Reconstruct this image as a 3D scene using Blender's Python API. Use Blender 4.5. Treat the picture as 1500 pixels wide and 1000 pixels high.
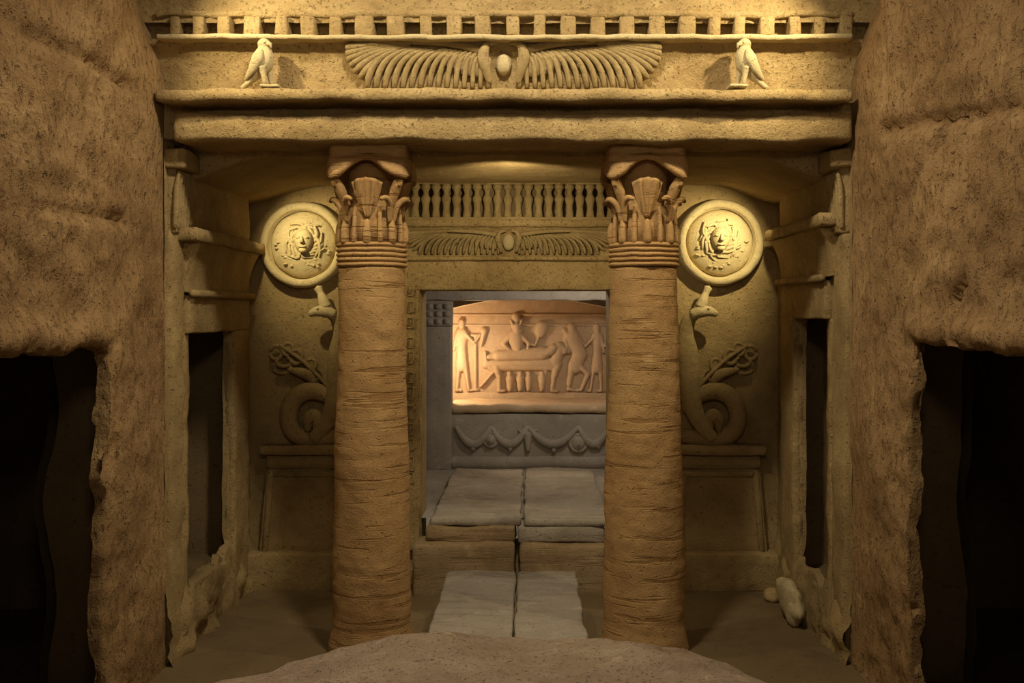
import bpy, bmesh, math, random
import numpy as np
from mathutils import Vector, noise, Matrix

random.seed(7)
scene = bpy.context.scene
for o in list(bpy.data.objects):
    bpy.data.objects.remove(o)
C = scene.collection

# ------------------------------------------------------------------ camera
F = 1500.0; VX, VY = 778.0, 455.0; CZ = 2.33      # focal length in px, vanishing point, eye height
cam = bpy.data.cameras.new('camera'); cam.sensor_width = 36; cam.lens = 36.0
cam.shift_x = -(VX - 750) / 1500.0
cam.shift_y = -(500 - VY) / 1500.0
cam.clip_start = 0.05
camo = bpy.data.objects.new('camera', cam); C.objects.link(camo)
camo.location = (0, 0, CZ); camo.rotation_euler = (math.pi / 2, 0, 0)
scene.camera = camo

# ------------------------------------------------------------------ light
scene.view_settings.view_transform = 'Standard'
scene.view_settings.look = 'None'
scene.view_settings.gamma = 1.0
scene.view_settings.use_curve_mapping = False
scene.view_settings.exposure = 0.5
w = bpy.data.worlds.new('world'); scene.world = w; w.use_nodes = True
w.node_tree.nodes['Background'].inputs[0].default_value = (1.0, 0.78, 0.52, 1)
w.node_tree.nodes['Background'].inputs[1].default_value = 0.10

def lamp(name, kind, loc, target, energy, color, size=0.05, spot=90, blend=0.6):
    l = bpy.data.lights.new(name, kind); l.energy = energy; l.color = color
    if kind == 'AREA':
        l.shape = 'DISK'; l.size = size
    else:
        l.shadow_soft_size = size
    if kind == 'SPOT':
        l.spot_size = math.radians(spot); l.spot_blend = blend
    o = bpy.data.objects.new(name, l); C.objects.link(o); o.location = loc
    d = Vector(target) - Vector(loc)
    o.rotation_euler = d.to_track_quat('-Z', 'Y').to_euler()
    return o

AXL = -0.15
WARM = (1.0, 0.82, 0.48); GOLD = (1.0, 0.82, 0.44); SOFT = (1.0, 0.86, 0.63); NEUT = (1.0, 0.86, 0.68)
# hall lamp high over the stair, then an added frontal fill without a source
lamp('hall_lamp', 'SPOT', (-0.15, 4.7, 5.6), (-0.15, 5.6, 2.6), 290, SOFT, 0.16, 140, 0.8)
lamp('stair_fill', 'SPOT', (0.1, 0.1, 4.0), (-0.15, 6.5, 3.0), 85, SOFT, 0.25, 70, 0.9)
# spots beside the entablature, high at the walls
lamp('facade_spot', 'SPOT', (-2.22, 5.85, 4.5), (-1.2, 6.7, 3.68), 72, WARM, 0.03, 100, 0.9)
lamp('facade_spot', 'SPOT', (1.92, 5.85, 4.5), (0.9, 6.7, 3.68), 88, WARM, 0.03, 100, 0.9)
# spots inside the porch behind the architrave ends
lamp('porch_spot', 'SPOT', (-2.12, 7.98, 3.20), (-1.70, 8.72, 2.74), 33, GOLD, 0.02, 96, 1.0)
lamp('porch_spot', 'SPOT', (1.84, 7.98, 3.20), (1.38, 8.72, 2.74), 48, GOLD, 0.02, 96, 1.0)
lamp('porch_lamp', 'SPOT', (AXL, 7.20, 3.16), (AXL, 8.72, 3.1), 34, WARM, 0.06, 125, 1.0)
# burial chamber
lamp('niche_lamp', 'POINT', (-1.02, 11.80, 1.80), (0, 12.4, 1.9), 20, (1.0, 0.74, 0.46), 0.05)
lamp('chamber_lamp', 'POINT', (0.55, 10.2, 2.72), (0, 11, 1), 30, NEUT, 0.08)

# ------------------------------------------------------------------ materials
def stone(name, dark, mid, light, scale=1.0, bump=0.5, pits=0.6, streak=None, fine=45, rough=0.92, stain=0.5, sthr=(0.52, 0.68, 0.45)):
    m = bpy.data.materials.new(name); m.use_nodes = True
    nt = m.node_tree; N = nt.nodes; L = nt.links
    b = N['Principled BSDF']; b.inputs['Roughness'].default_value = rough
    b.inputs['Specular IOR Level'].default_value = 0.18
    g = N.new('ShaderNodeNewGeometry')
    def nz(sc, det, ro, vec=None, lac=2.0):
        n = N.new('ShaderNodeTexNoise'); n.inputs['Scale'].default_value = sc
        n.inputs['Detail'].default_value = det; n.inputs['Roughness'].default_value = ro
        L.new(vec or g.outputs['Position'], n.inputs['Vector']); return n.outputs['Fac']
    def ramp(f, a, bb, ca=0.0, cb=1.0):
        n = N.new('ShaderNodeMapRange'); n.inputs[1].default_value = a; n.inputs[2].default_value = bb
        n.inputs[3].default_value = ca; n.inputs[4].default_value = cb
        L.new(f, n.inputs[0]); return n.outputs[0]
    def mix(f, c1, c2, mode='MIX'):
        n = N.new('ShaderNodeMix'); n.data_type = 'RGBA'; n.blend_type = mode
        if isinstance(f, float): n.inputs[0].default_value = f
        else: L.new(f, n.inputs[0])
        for i, c in ((6, c1), (7, c2)):
            if isinstance(c, tuple): n.inputs[i].default_value = (*c, 1)
            else: L.new(c, n.inputs[i])
        return n.outputs[2]
    def math_(op, a, bb):
        n = N.new('ShaderNodeMath'); n.operation = op
        for i, c in ((0, a), (1, bb)):
            if isinstance(c, (int, float)): n.inputs[i].default_value = c
            else: L.new(c, n.inputs[i])
        return n.outputs[0]
    big = nz(1.1 * scale, 5, 0.6); med = nz(6 * scale, 8, 0.68); fi = nz(fine * scale, 5, 0.7)
    sv = None
    if streak:
        mp = N.new('ShaderNodeMapping'); mp.inputs['Scale'].default_value = streak
        L.new(g.outputs['Position'], mp.inputs['Vector']); sv = nz(1.0, 4, 0.6, mp.outputs[0])
    col = mix(ramp(big, 0.32, 0.68), dark, light)
    col = mix(ramp(med, 0.35, 0.66), col, mid)
    if sv is not None:
        col = mix(ramp(sv, sthr[0], sthr[1], 0, sthr[2]), col, dark)
    # blotchy salt stains and small pits
    st = nz(2.6 * scale, 9, 0.75)
    col = mix(ramp(st, 0.58, 0.70, 0, stain), col, tuple(min(1, c * 1.35 + 0.02) for c in light))
    pt = nz(24 * scale, 3, 0.6)
    col = mix(ramp(pt, 0.60, 0.72, 0, pits), col, tuple(c * 0.38 for c in dark))
    L.new(col, b.inputs['Base Color'])
    h = math_('ADD', math_('MULTIPLY', med, 1.0), math_('MULTIPLY', fi, 0.35))
    h = math_('SUBTRACT', h, math_('MULTIPLY', ramp(pt, 0.58, 0.72), 0.35))
    if sv is not None: h = math_('SUBTRACT', h, math_('MULTIPLY', ramp(sv, sthr[0], sthr[1]), 0.35))
    bp = N.new('ShaderNodeBump'); bp.inputs['Strength'].default_value = bump; bp.inputs['Distance'].default_value = 0.03
    L.new(h, bp.inputs['Height']); L.new(bp.outputs[0], b.inputs['Normal'])
    return m

M = {
 'wall':   stone('rough_ochre_rock', (0.16, 0.088, 0.036), (0.34, 0.21, 0.095), (0.48, 0.32, 0.15), 1.3, 1.0, 0.6, (24, 24, 9), stain=0.5, fine=28, sthr=(0.54, 0.68, 0.28)),
 'facade': stone('sandstone', (0.25, 0.165, 0.068), (0.42, 0.295, 0.13), (0.55, 0.405, 0.195), 2.0, 1.0, 0.6, stain=0.5, fine=30),
 'relief': stone('carved_sandstone', (0.24, 0.165, 0.07), (0.39, 0.285, 0.13), (0.50, 0.38, 0.19), 2.4, 0.8, 0.4, stain=0.3),
 'pale':   stone('pale_limestone', (0.42, 0.33, 0.17), (0.52, 0.42, 0.23), (0.60, 0.50, 0.29), 2.0, 0.6, 0.35),
 'column': stone('orange_sandstone', (0.29, 0.16, 0.06), (0.45, 0.275, 0.115), (0.55, 0.36, 0.16), 1.5, 0.6, 0.4, (1.6, 1.6, 22), stain=0.25, sthr=(0.56, 0.63, 0.85)),
 'back':   stone('porch_sandstone', (0.21, 0.14, 0.062), (0.36, 0.255, 0.115), (0.46, 0.34, 0.16), 1.4, 0.8, 0.45, stain=0.3),
 'grey':   stone('grey_limestone', (0.20, 0.175, 0.15), (0.30, 0.27, 0.235), (0.38, 0.345, 0.30), 1.6, 0.35, 0.5),
 'slab':   stone('grey_weathered_slab', (0.22, 0.185, 0.14), (0.36, 0.315, 0.25), (0.47, 0.42, 0.345), 1.4, 0.6, 0.4, (2.2, 14, 9)),
 'step':   stone('brown_step_stone', (0.22, 0.145, 0.07), (0.34, 0.24, 0.13), (0.43, 0.33, 0.20), 1.6, 0.6, 0.5, (2.0, 6, 22)),
 'floor':  stone('sandy_floor', (0.11, 0.075, 0.036), (0.17, 0.118, 0.058), (0.22, 0.155, 0.08), 0.8, 0.5, 0.3, stain=0.15),
 'tomb':   stone('warm_plaster_relief', (0.40, 0.28, 0.17), (0.50, 0.37, 0.24), (0.58, 0.46, 0.32), 1.5, 0.25, 0.35),
 'rock':   stone('pinkish_rock', (0.30, 0.205, 0.13), (0.50, 0.37, 0.255), (0.64, 0.51, 0.38), 2.6, 1.0, 0.7, stain=0.6),
 'dark':   stone('shaded_rock', (0.13, 0.085, 0.042), (0.20, 0.14, 0.07), (0.25, 0.17, 0.085), 1.0, 0.6, 0.5, stain=0.1),  # shade of the hollows painted into a darker copy of the rock
}

# ------------------------------------------------------------------ helpers
def PX(px, Y): return (px - VX) * Y / F
def PZ(py, Y): return CZ - (py - VY) * Y / F
def pt(px, py, Y): return Vector((PX(px, Y), Y, PZ(py, Y)))

def link(name, me, mat, parent=None, loc=None, smooth=True):
    if mat is not None and not me.materials: me.materials.append(M[mat])
    if smooth and me.polygons:
        me.polygons.foreach_set('use_smooth', [True] * len(me.polygons)); me.update()
    o = bpy.data.objects.new(name, me); C.objects.link(o)
    if parent is not None:
        o.parent = parent
        o.location = Vector(loc) - wloc(parent)
    elif loc is not None: o.location = loc
    return o
def wloc(p):
    v = Vector(p.location)
    while p.parent is not None:
        p = p.parent; v += Vector(p.location)
    return v

def build(name, vf, mat, parent=None, smooth=True, loc=None):
    v, f = vf
    me = bpy.data.meshes.new(name); me.from_pydata([tuple(p) for p in v], [], [tuple(q) for q in f]); me.update()
    bm = bmesh.new(); bm.from_mesh(me); bmesh.ops.recalc_face_normals(bm, faces=bm.faces); bm.to_mesh(me); bm.free()
    if loc is None:      # put the origin at the base centre
        mn = [min(p[i] for p in v) for i in range(3)]; mx = [max(p[i] for p in v) for i in range(3)]
        c = Vector(((mn[0] + mx[0]) / 2, (mn[1] + mx[1]) / 2, mn[2]))
        me.transform(Matrix.Translation(-c)); loc = c
    return link(name, me, mat, parent, loc, smooth)

def tag(o, label, cat, group=None):
    o['label'] = label; o['category'] = cat
    if group: o['group'] = group
    return o
def thing(name, label, cat, loc, group=None):
    o = bpy.data.objects.new(name, None); C.objects.link(o); o.location = loc
    o.empty_display_size = 0.1
    return tag(o, label, cat, group)
def struct(o):
    o['kind'] = 'structure'; return o
def struct_empty(name, loc):
    o = bpy.data.objects.new(name, None); C.objects.link(o); o.location = loc
    o.empty_display_size = 0.1; o['kind'] = 'structure'; return o

def join(*parts):
    V, Fc = [], []
    for v, f in parts:
        n = len(V); V += list(v); Fc += [tuple(i + n for i in q) for q in f]
    return V, Fc

def nvec(p, freq, amp, seed=0.0):
    return noise.noise_vector(Vector(p) * freq + Vector((seed, seed * 1.7, -seed))) * amp

def rough(vf, amp, freq, seed=0.0, amp2=0.0, freq2=20):
    v, f = vf; out = []
    for p in v:
        p = Vector(p); q = p + nvec(p, freq, amp, seed)
        if amp2: q += nvec(p, freq2, amp2, seed + 9)
        out.append(q)
    return out, f

def rbox(x0, x1, y0, y1, z0, z1, res=0.06, r=0.015, amp=0.0, freq=4.0, seed=0.0, amp2=0.0, taper=0.0):
    ns = [max(2, min(110, int(round(abs(b - a) / res)))) for a, b in ((x0, x1), (y0, y1), (z0, z1))]
    lo = (x0, y0, z0); hi = (x1, y1, z1); idx = {}; V = []; Fc = []
    r = min(r, 0.49 * min(hi[i] - lo[i] for i in range(3)))
    def coord(i, k):     # rings kept close to the edges so the rounding shows
        n = ns[k]; L = hi[k] - lo[k]
        if i == 0: return lo[k]
        if i == n: return hi[k]
        if n == 2: return lo[k] + L / 2
        return lo[k] + r + (L - 2 * r) * (i - 1) / (n - 2)
    def vid(i, j, k):
        key = (i, j, k)
        if key not in idx:
            p = Vector((coord(i, 0), coord(j, 1), coord(k, 2)))
            c = Vector([min(max(p[a], lo[a] + r), hi[a] - r) for a in range(3)])
            d = p - c
            if d.length > 1e-6: p = c + d.normalized() * r
            if taper:
                t = (p.z - z0) / (z1 - z0); s = 1 - taper * t
                cx = (x0 + x1) / 2; p.x = cx + (p.x - cx) * s
            idx[key] = len(V); V.append(p)
        return idx[key]
    a, b, c = ns
    for i in range(a):
        for j in range(b):
            for k in (0, c): Fc.append((vid(i, j, k), vid(i + 1, j, k), vid(i + 1, j + 1, k), vid(i, j + 1, k)))
    for i in range(a):
        for k in range(c):
            for j in (0, b): Fc.append((vid(i, j, k), vid(i + 1, j, k), vid(i + 1, j, k + 1), vid(i, j, k + 1)))
    for j in range(b):
        for k in range(c):
            for i in (0, a): Fc.append((vid(i, j, k), vid(i, j + 1, k), vid(i, j + 1, k + 1), vid(i, j, k + 1)))
    if amp: return rough((V, Fc), amp, freq, seed, amp2)
    return V, Fc

def tube(path, radii, n=10, flat=None, caps=True, sub=0):
    """round tube along a path; flat=(axis, factor) squashes it about the path mean in that axis"""
    P = [Vector(p) for p in path]
    R = list(radii) if hasattr(radii, '__len__') else [radii] * len(P)
    if sub:
        P2, R2 = [], []
        for i in range(len(P) - 1):
            p0 = P[max(i - 1, 0)]; p1 = P[i]; p2 = P[i + 1]; p3 = P[min(i + 2, len(P) - 1)]
            for s in range(sub):
                t = s / sub
                P2.append(0.5 * ((2 * p1) + (p2 - p0) * t + (2 * p0 - 5 * p1 + 4 * p2 - p3) * t * t + (3 * p1 - p0 - 3 * p2 + p3) * t ** 3))
                R2.append(R[i] * (1 - t) + R[i + 1] * t)
        P2.append(P[-1]); R2.append(R[-1]); P, R = P2, R2
    V, Fc = [], []; up = Vector((0, 1, 0)); m = len(P)
    for i, p in enumerate(P):
        t = (P[min(i + 1, m - 1)] - P[max(i - 1, 0)]).normalized()
        a = t.cross(up)
        if a.length < 1e-3: a = t.cross(Vector((1, 0, 0)))
        a.normalize(); b = t.cross(a).normalized()
        for k in range(n):
            th = 2 * math.pi * k / n
            d = a * math.cos(th) * R[i] + b * math.sin(th) * R[i]
            if flat: d[flat[0]] *= flat[1]
            V.append(p + d)
    for i in range(m - 1):
        for k in range(n):
            Fc.append((i * n + k, i * n + (k + 1) % n, (i + 1) * n + (k + 1) % n, (i + 1) * n + k))
    if caps:
        for e, i, s in ((0, 0, -1), (1, m - 1, 1)):
            t = (P[1] - P[0]).normalized() if i == 0 else (P[-1] - P[-2]).normalized()
            V.append(P[i] + t * s * R[i] * 0.6); c = len(V) - 1
            for k in range(n): Fc.append((i * n + k, i * n + (k + 1) % n, c))
    return V, Fc

def ellipsoid(c, r, n=16, m=10, rot=None):
    V, Fc = [], []; c = Vector(c)
    for i in range(m + 1):
        ph = math.pi * i / m
        for k in range(n):
            th = 2 * math.pi * k / n
            d = Vector((r[0] * math.sin(ph) * math.cos(th), r[1] * math.sin(ph) * math.sin(th), r[2] * math.cos(ph)))
            if rot is not None: d = rot @ d
            V.append(c + d)
    for i in range(m):
        for k in range(n): Fc.append((i * n + k, i * n + (k + 1) % n, (i + 1) * n + (k + 1) % n, (i + 1) * n + k))
    return V, Fc

def lathe(profile, n=48, c=(0, 0, 0), axis='z', fn=None):
    """profile: list of (radius, height). axis 'y' turns the height to -Y (facing the stair)"""
    V, Fc = [], []
    for i, (r, h) in enumerate(profile):
        for k in range(n):
            th = 2 * math.pi * k / n
            rr, hh = (r, h) if fn is None else fn(r, h, th)
            if axis == 'z': p = (c[0] + rr * math.cos(th), c[1] + rr * math.sin(th), c[2] + hh)
            else: p = (c[0] + rr * math.cos(th), c[1] - hh, c[2] + rr * math.sin(th))
            V.append(Vector(p))
    m = len(profile)
    for i in range(m - 1):
        for k in range(n): Fc.append((i * n + k, i * n + (k + 1) % n, (i + 1) * n + (k + 1) % n, (i + 1) * n + k))
    Fc.append(tuple(range(n))); Fc.append(tuple((m - 1) * n + k for k in range(n)))
    return V, Fc

def sheet(fn, nu, nv):
    V = [Vector(fn(i / nu, j / nv)) for j in range(nv + 1) for i in range(nu + 1)]
    Fc = [(j * (nu + 1) + i, j * (nu + 1) + i + 1, (j + 1) * (nu + 1) + i + 1, (j + 1) * (nu + 1) + i) for j in range(nv) for i in range(nu)]
    return V, Fc

def axis_ticks(a, b, res, keys):
    ks = sorted(set([a, b] + [k for k in keys if a < k < b])); out = [a]
    for p, q in zip(ks[:-1], ks[1:]):
        n = max(1, int(round((q - p) / res)))
        out += [p + (q - p) * (i + 1) / n for i in range(n)]
    return out

def holed(mapf, nrm, u0, u1, v0, v1, holes, depth, res=0.05, dispf=None, seg=6):
    """a wall sheet with rectangular openings whose reveals run back by depth along -nrm.
       dispf(u, v, p, w) moves a vertex (w = 0 on the face, 1 at the back of a reveal)"""
    us = axis_ticks(u0, u1, res, [h[0] for h in holes] + [h[1] for h in holes])
    vs = axis_ticks(v0, v1, res, [h[2] for h in holes] + [h[3] for h in holes])
    nrm = Vector(nrm); V = []; Fc = []; idx = {}
    def vid(i, j, k=0):
        key = (i, j, k)
        if key not in idx:
            p = Vector(mapf(us[i], vs[j])) - nrm * depth * k / seg
            if dispf: p = p + dispf(us[i], vs[j], p, k / seg)
            idx[key] = len(V); V.append(p)
        return idx[key]
    def inside(i, j):
        if i < 0 or j < 0 or i >= len(us) - 1 or j >= len(vs) - 1: return None
        uc = (us[i] + us[i + 1]) / 2; vc = (vs[j] + vs[j + 1]) / 2
        return any(h[0] < uc < h[1] and h[2] < vc < h[3] for h in holes)
    for i in range(len(us) - 1):
        for j in range(len(vs) - 1):
            if not inside(i, j): Fc.append((vid(i, j), vid(i + 1, j), vid(i + 1, j + 1), vid(i, j + 1)))
            else:
                for (di, dj, a, b) in ((-1, 0, (i, j), (i, j + 1)), (1, 0, (i + 1, j), (i + 1, j + 1)), (0, -1, (i, j), (i + 1, j)), (0, 1, (i, j + 1), (i + 1, j + 1))):
                    if inside(i + di, j + dj) is False:
                        for k in range(seg): Fc.append((vid(*a, k), vid(*b, k), vid(*b, k + 1), vid(*a, k + 1)))
    return V, Fc

def relief(caps, Y, res=0.012, sink=0.012, k=0.012):
    """carved low relief: soft union of capsules (x0,z0,x1,z1,r0,r1,h) rising from plane Y toward -Y"""
    A = np.array(caps, float)
    pad = 0.03
    x0 = min((A[:, 0] - A[:, 4]).min(), (A[:, 2] - A[:, 5]).min()) - pad; x1 = max((A[:, 0] + A[:, 4]).max(), (A[:, 2] + A[:, 5]).max()) + pad
    z0 = min((A[:, 1] - A[:, 4]).min(), (A[:, 3] - A[:, 5]).min()) - pad; z1 = max((A[:, 1] + A[:, 4]).max(), (A[:, 3] + A[:, 5]).max()) + pad
    nx = max(3, int((x1 - x0) / res)); nz = max(3, int((z1 - z0) / res))
    X, Z = np.meshgrid(np.linspace(x0, x1, nx), np.linspace(z0, z1, nz))
    H = np.full(X.shape, -sink)
    for (ax, az, bx, bz, r0, r1, h) in caps:
        dx, dz = bx - ax, bz - az; L2 = dx * dx + dz * dz + 1e-9
        t = np.clip(((X - ax) * dx + (Z - az) * dz) / L2, 0, 1)
        d = np.hypot(X - ax - t * dx, Z - az - t * dz); r = r0 + (r1 - r0) * t
        q = 1 - (d / r) ** 2
        hh = np.where(q > 0, h * np.sqrt(np.maximum(q, 0)) ** 0.7, -sink)
        H = np.maximum(H, hh)
    Hs = H.copy()
    Hs[1:-1, 1:-1] = (H[1:-1, 1:-1] * 4 + H[:-2, 1:-1] + H[2:, 1:-1] + H[1:-1, :-2] + H[1:-1, 2:]) / 8
    keep = Hs > -sink * 0.98
    idx = {}; V = []; Fc = []
    def vid(j, i):
        if (j, i) not in idx:
            idx[(j, i)] = len(V); V.append(Vector((X[j, i], Y - Hs[j, i], Z[j, i])))
        return idx[(j, i)]
    for j in range(nz - 1):
        for i in range(nx - 1):
            if keep[j, i] or keep[j + 1, i] or keep[j, i + 1] or keep[j + 1, i + 1]:
                Fc.append((vid(j, i), vid(j, i + 1), vid(j + 1, i + 1), vid(j + 1, i)))
    return V, Fc

def smooth(a, b, x):
    t = min(1, max(0, (x - a) / (b - a))); return t * t * (3 - 2 * t)

XL, XR, AX = -2.40, 2.10, -0.15          # porch side walls and the axis of the tomb
YF, YB = 6.72, 8.72                      # front plane and back wall of the porch
ZC = 3.38                                # porch ceiling

# ================================================================== STRUCTURE
# floor
def floor_fn(u, v):
    x = XL - 2.4 + u * (XR - XL + 4.8); y = 0.6 + v * (YB + 0.3 - 0.6)
    return (x, y, 0.018 * noise.fractal(Vector((x * 1.3, y * 1.3, 3)), 1, 2, 4))
struct(build('floor', sheet(floor_fn, 110, 110), 'floor'))

# rough side walls of the stair well, each with a big dark opening low down
def stair_wall(name, side):
    X0 = XL if side < 0 else XR
    hy1 = 5.78 if side < 0 else 5.66; hz = 2.12 if side < 0 else 2.15
    nrm = (1, 0, 0) if side < 0 else (-1, 0, 0)
    def wp(px, py):
        Yp = X0 * F / (px - VX); return Yp, PZ(py, Yp)
    cl = ([(30, 50, 140, 92), (140, 92, 200, 130), (60, 300, 190, 325)] if side < 0 else [(1300, 190, 1395, 172), (1395, 172, 1490, 158), (1395, 440, 1412, 415), (1340, 265, 1372, 200)])
    cracks = [(*wp(a, b), *wp(c, d_), 0.05) for a, b, c, d_ in cl]
    def mapf(u, v): return (X0, u, v)
    def dispf(u, v, p, wv):
        q = Vector((u, v, side * 5.0 + wv * 0.7))
        d = 0.052 * noise.fractal(q * 0.9, 1, 2, 5) + 0.022 * noise.fractal(q * 5, 0.7, 2, 5) + 0.012 * abs(noise.noise(q * 13))
        # worn ridge lines running down the wall
        ed = smooth(6.72, 6.1, u)
        d *= 0.25 + 0.75 * ed
        flare = 0.22 * smooth(3.75, 4.7, v) * smooth(5.9, 6.7, u) - 0.10 * smooth(5.2, 3.6, u) * smooth(2.0, 3.4, v) * 0.0
        d += 0.022 * noise.noise(Vector((u * 2.2, v * 7.0, side * 4))) * ed + 0.010 * noise.noise(Vector((u * 17, v * 5, side))) * ed
        d += 0.055 * math.exp(-((v - hz - 0.07) / 0.07) ** 2) * smooth(hy1 + 0.15, hy1 - 0.1, u) * (1 - wv)      # worn lip over the opening
        for (ua, va, ub, vb_, dep) in cracks:
            du, dv = ub - ua, vb_ - va; tt = min(1, max(0, ((u - ua) * du + (v - va) * dv) / (du * du + dv * dv)))
            dd = math.hypot(u - ua - tt * du, v - va - tt * dv + 0.03 * noise.noise(Vector((u * 6, v * 6, 1))))
            d -= dep * math.exp(-(dd / 0.03) ** 2)
        off = (1 if side < 0 else -1) * d + side * flare
        jag = Vector((0, 0, 0))
        if abs(u - hy1) < 0.25 and v < hz + 0.2:
            jag.y = (0.055 if side < 0 else 0.022) * noise.fractal(Vector((v * 2.4, side * 3, 1.0)), 0.9, 2.3, 5) * (1 - abs(u - hy1) / 0.25)
        if abs(v - hz) < 0.25 and u < hy1 + 0.1:
            jag.z = 0.035 * noise.fractal(Vector((u * 3.0, side * 7, 4.0)), 0.8, 2, 4) * (1 - abs(v - hz) / 0.25)
        return Vector((off, 0, 0)) + jag
    o = build(name, holed(mapf, nrm, 0.8, 6.72, -0.02, 6.0, [(2.6, hy1, -0.03, hz)], 0.07, 0.034, dispf, 3), 'wall')
    struct(o)
    # worn shelf above the opening
    # the passage behind the opening, widened and in shade-painted rock to stay dark
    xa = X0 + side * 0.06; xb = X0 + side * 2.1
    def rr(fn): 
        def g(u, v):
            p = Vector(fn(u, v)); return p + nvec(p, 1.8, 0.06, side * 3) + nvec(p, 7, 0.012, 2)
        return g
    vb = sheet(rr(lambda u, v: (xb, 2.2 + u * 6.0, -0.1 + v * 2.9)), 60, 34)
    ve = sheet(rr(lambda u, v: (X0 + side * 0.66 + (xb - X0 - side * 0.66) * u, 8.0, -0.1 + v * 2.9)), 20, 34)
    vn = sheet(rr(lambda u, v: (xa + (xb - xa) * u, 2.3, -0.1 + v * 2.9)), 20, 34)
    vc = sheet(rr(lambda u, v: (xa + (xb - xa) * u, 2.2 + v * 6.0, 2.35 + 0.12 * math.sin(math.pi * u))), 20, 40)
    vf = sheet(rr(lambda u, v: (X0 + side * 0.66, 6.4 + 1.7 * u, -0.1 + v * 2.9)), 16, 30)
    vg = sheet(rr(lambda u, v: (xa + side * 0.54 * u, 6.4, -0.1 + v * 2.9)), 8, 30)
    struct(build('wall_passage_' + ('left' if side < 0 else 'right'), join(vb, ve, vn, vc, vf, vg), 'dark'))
stair_wall('wall_left', -1)
stair_wall('wall_right', 1)

# rock face above the entablature
def fac_fn(u, v):
    x = XL - 0.5 + u * (XR - XL + 1.0); z = 4.20 + v * 1.8
    y = 6.66 - 0.10 * smooth(4.4, 5.6, z) + 0.035 * noise.fractal(Vector((x * 1.6, z * 1.6, 11)), 1, 2, 5) + 0.02 * noise.fractal(Vector((x * 9, z * 9, 2)), 0.7, 2, 3)
    return (x, y, z)
struct(build('wall_facade', sheet(fac_fn, 120, 50), 'facade'))

# porch side walls: sheets pierced by the shrine niches
def porch_wall(name, side):
    X0 = XL if side < 0 else XR
    if side < 0: hole = (7.16, 8.13, 0.42, 2.17)
    else: hole = (7.26, 8.0, 0.36, 2.27)
    nrm = (-side, 0, 0)
    def mapf(u, v): return (X0, u, v)
    def dispf(u, v, p, wv):
        q = Vector((u, v, side * 9.0 + wv))
        d = 0.010 * noise.fractal(q * 3.0, 1, 2, 5)
        low = smooth(0.55, 0.15, v)               # crumbled foot of the wall
        d += low * (0.06 + 0.07 * noise.fractal(q * 4.5, 0.8, 2, 4))
        jag = Vector((0, 0, 0))
        if v < 0.75: jag.z = 0.09 * noise.fractal(Vector((u * 4, side * 2, 0.5)), 0.8, 2, 4) * smooth(0.0, 0.3, v) * smooth(0.75, 0.5, v)
        return Vector((-side * d, 0, 0)) + jag
    o = build(name, holed(mapf, nrm, 6.70, YB + 0.05, -0.02, 3.45, [hole], 0.05, 0.04, dispf, 3), 'back')
    struct(o)
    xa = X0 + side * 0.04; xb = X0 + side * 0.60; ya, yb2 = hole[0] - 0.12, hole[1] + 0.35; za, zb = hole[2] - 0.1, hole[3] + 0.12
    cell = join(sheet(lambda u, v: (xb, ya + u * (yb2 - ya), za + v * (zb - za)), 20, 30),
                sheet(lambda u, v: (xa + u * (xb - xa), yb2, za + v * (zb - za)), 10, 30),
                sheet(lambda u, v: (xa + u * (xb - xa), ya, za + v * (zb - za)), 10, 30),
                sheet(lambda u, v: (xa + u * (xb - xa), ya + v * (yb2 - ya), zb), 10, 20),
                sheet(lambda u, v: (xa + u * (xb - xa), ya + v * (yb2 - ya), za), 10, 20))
    struct(build(name + '_niche_back', rough(cell, 0.012, 4), 'dark'))  # cell widened behind a thin reveal, its shade painted in as darker rock
    return hole
holeL = porch_wall('wall_porch_left', -1)
holeR = porch_wall('wall_porch_right', 1)

# porch ceiling, slightly arched toward the walls
def ceil_fn(u, v):
    x = XL - 0.05 + u * (XR - XL + 0.1); y = 7.05 + max(0, v - 0.1) / 0.9 * (YB + 0.05 - 7.05)
    e = min(x - XL, XR - x)
    z = ZC - 0.14 * (1 - smooth(0.0, 0.6, e)) + 0.014 * noise.fractal(Vector((x * 2, y * 2, 5)), 1, 2, 5) + 0.02 * math.sin(math.pi * u)
    if v < 0.09: z += (0.09 - v) / 0.09 * 0.35
    return (x, y, z)
struct(build('ceiling', sheet(ceil_fn, 90, 50), 'facade'))

# porch back wall with the doorway
DX0, DX1, DZ0, DZ1 = PX(617, YB), PX(893, YB), 0.0, PZ(425, YB)
def bmap(u, v): return (u, YB, v)
def bdisp(u, v, p, wv):
    q = Vector((u, v, 2.0 + wv))
    return Vector((0, 0.014 * noise.fractal(q * 2.2, 1, 2, 5) * (1 - wv), 0))
struct(build('wall_back', holed(bmap, (0, -1, 0), XL - 0.1, XR + 0.1, -0.05, 3.5, [(DX0, DX1, 0.3, DZ1)], 0.42, 0.045, bdisp), 'back'))

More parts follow.
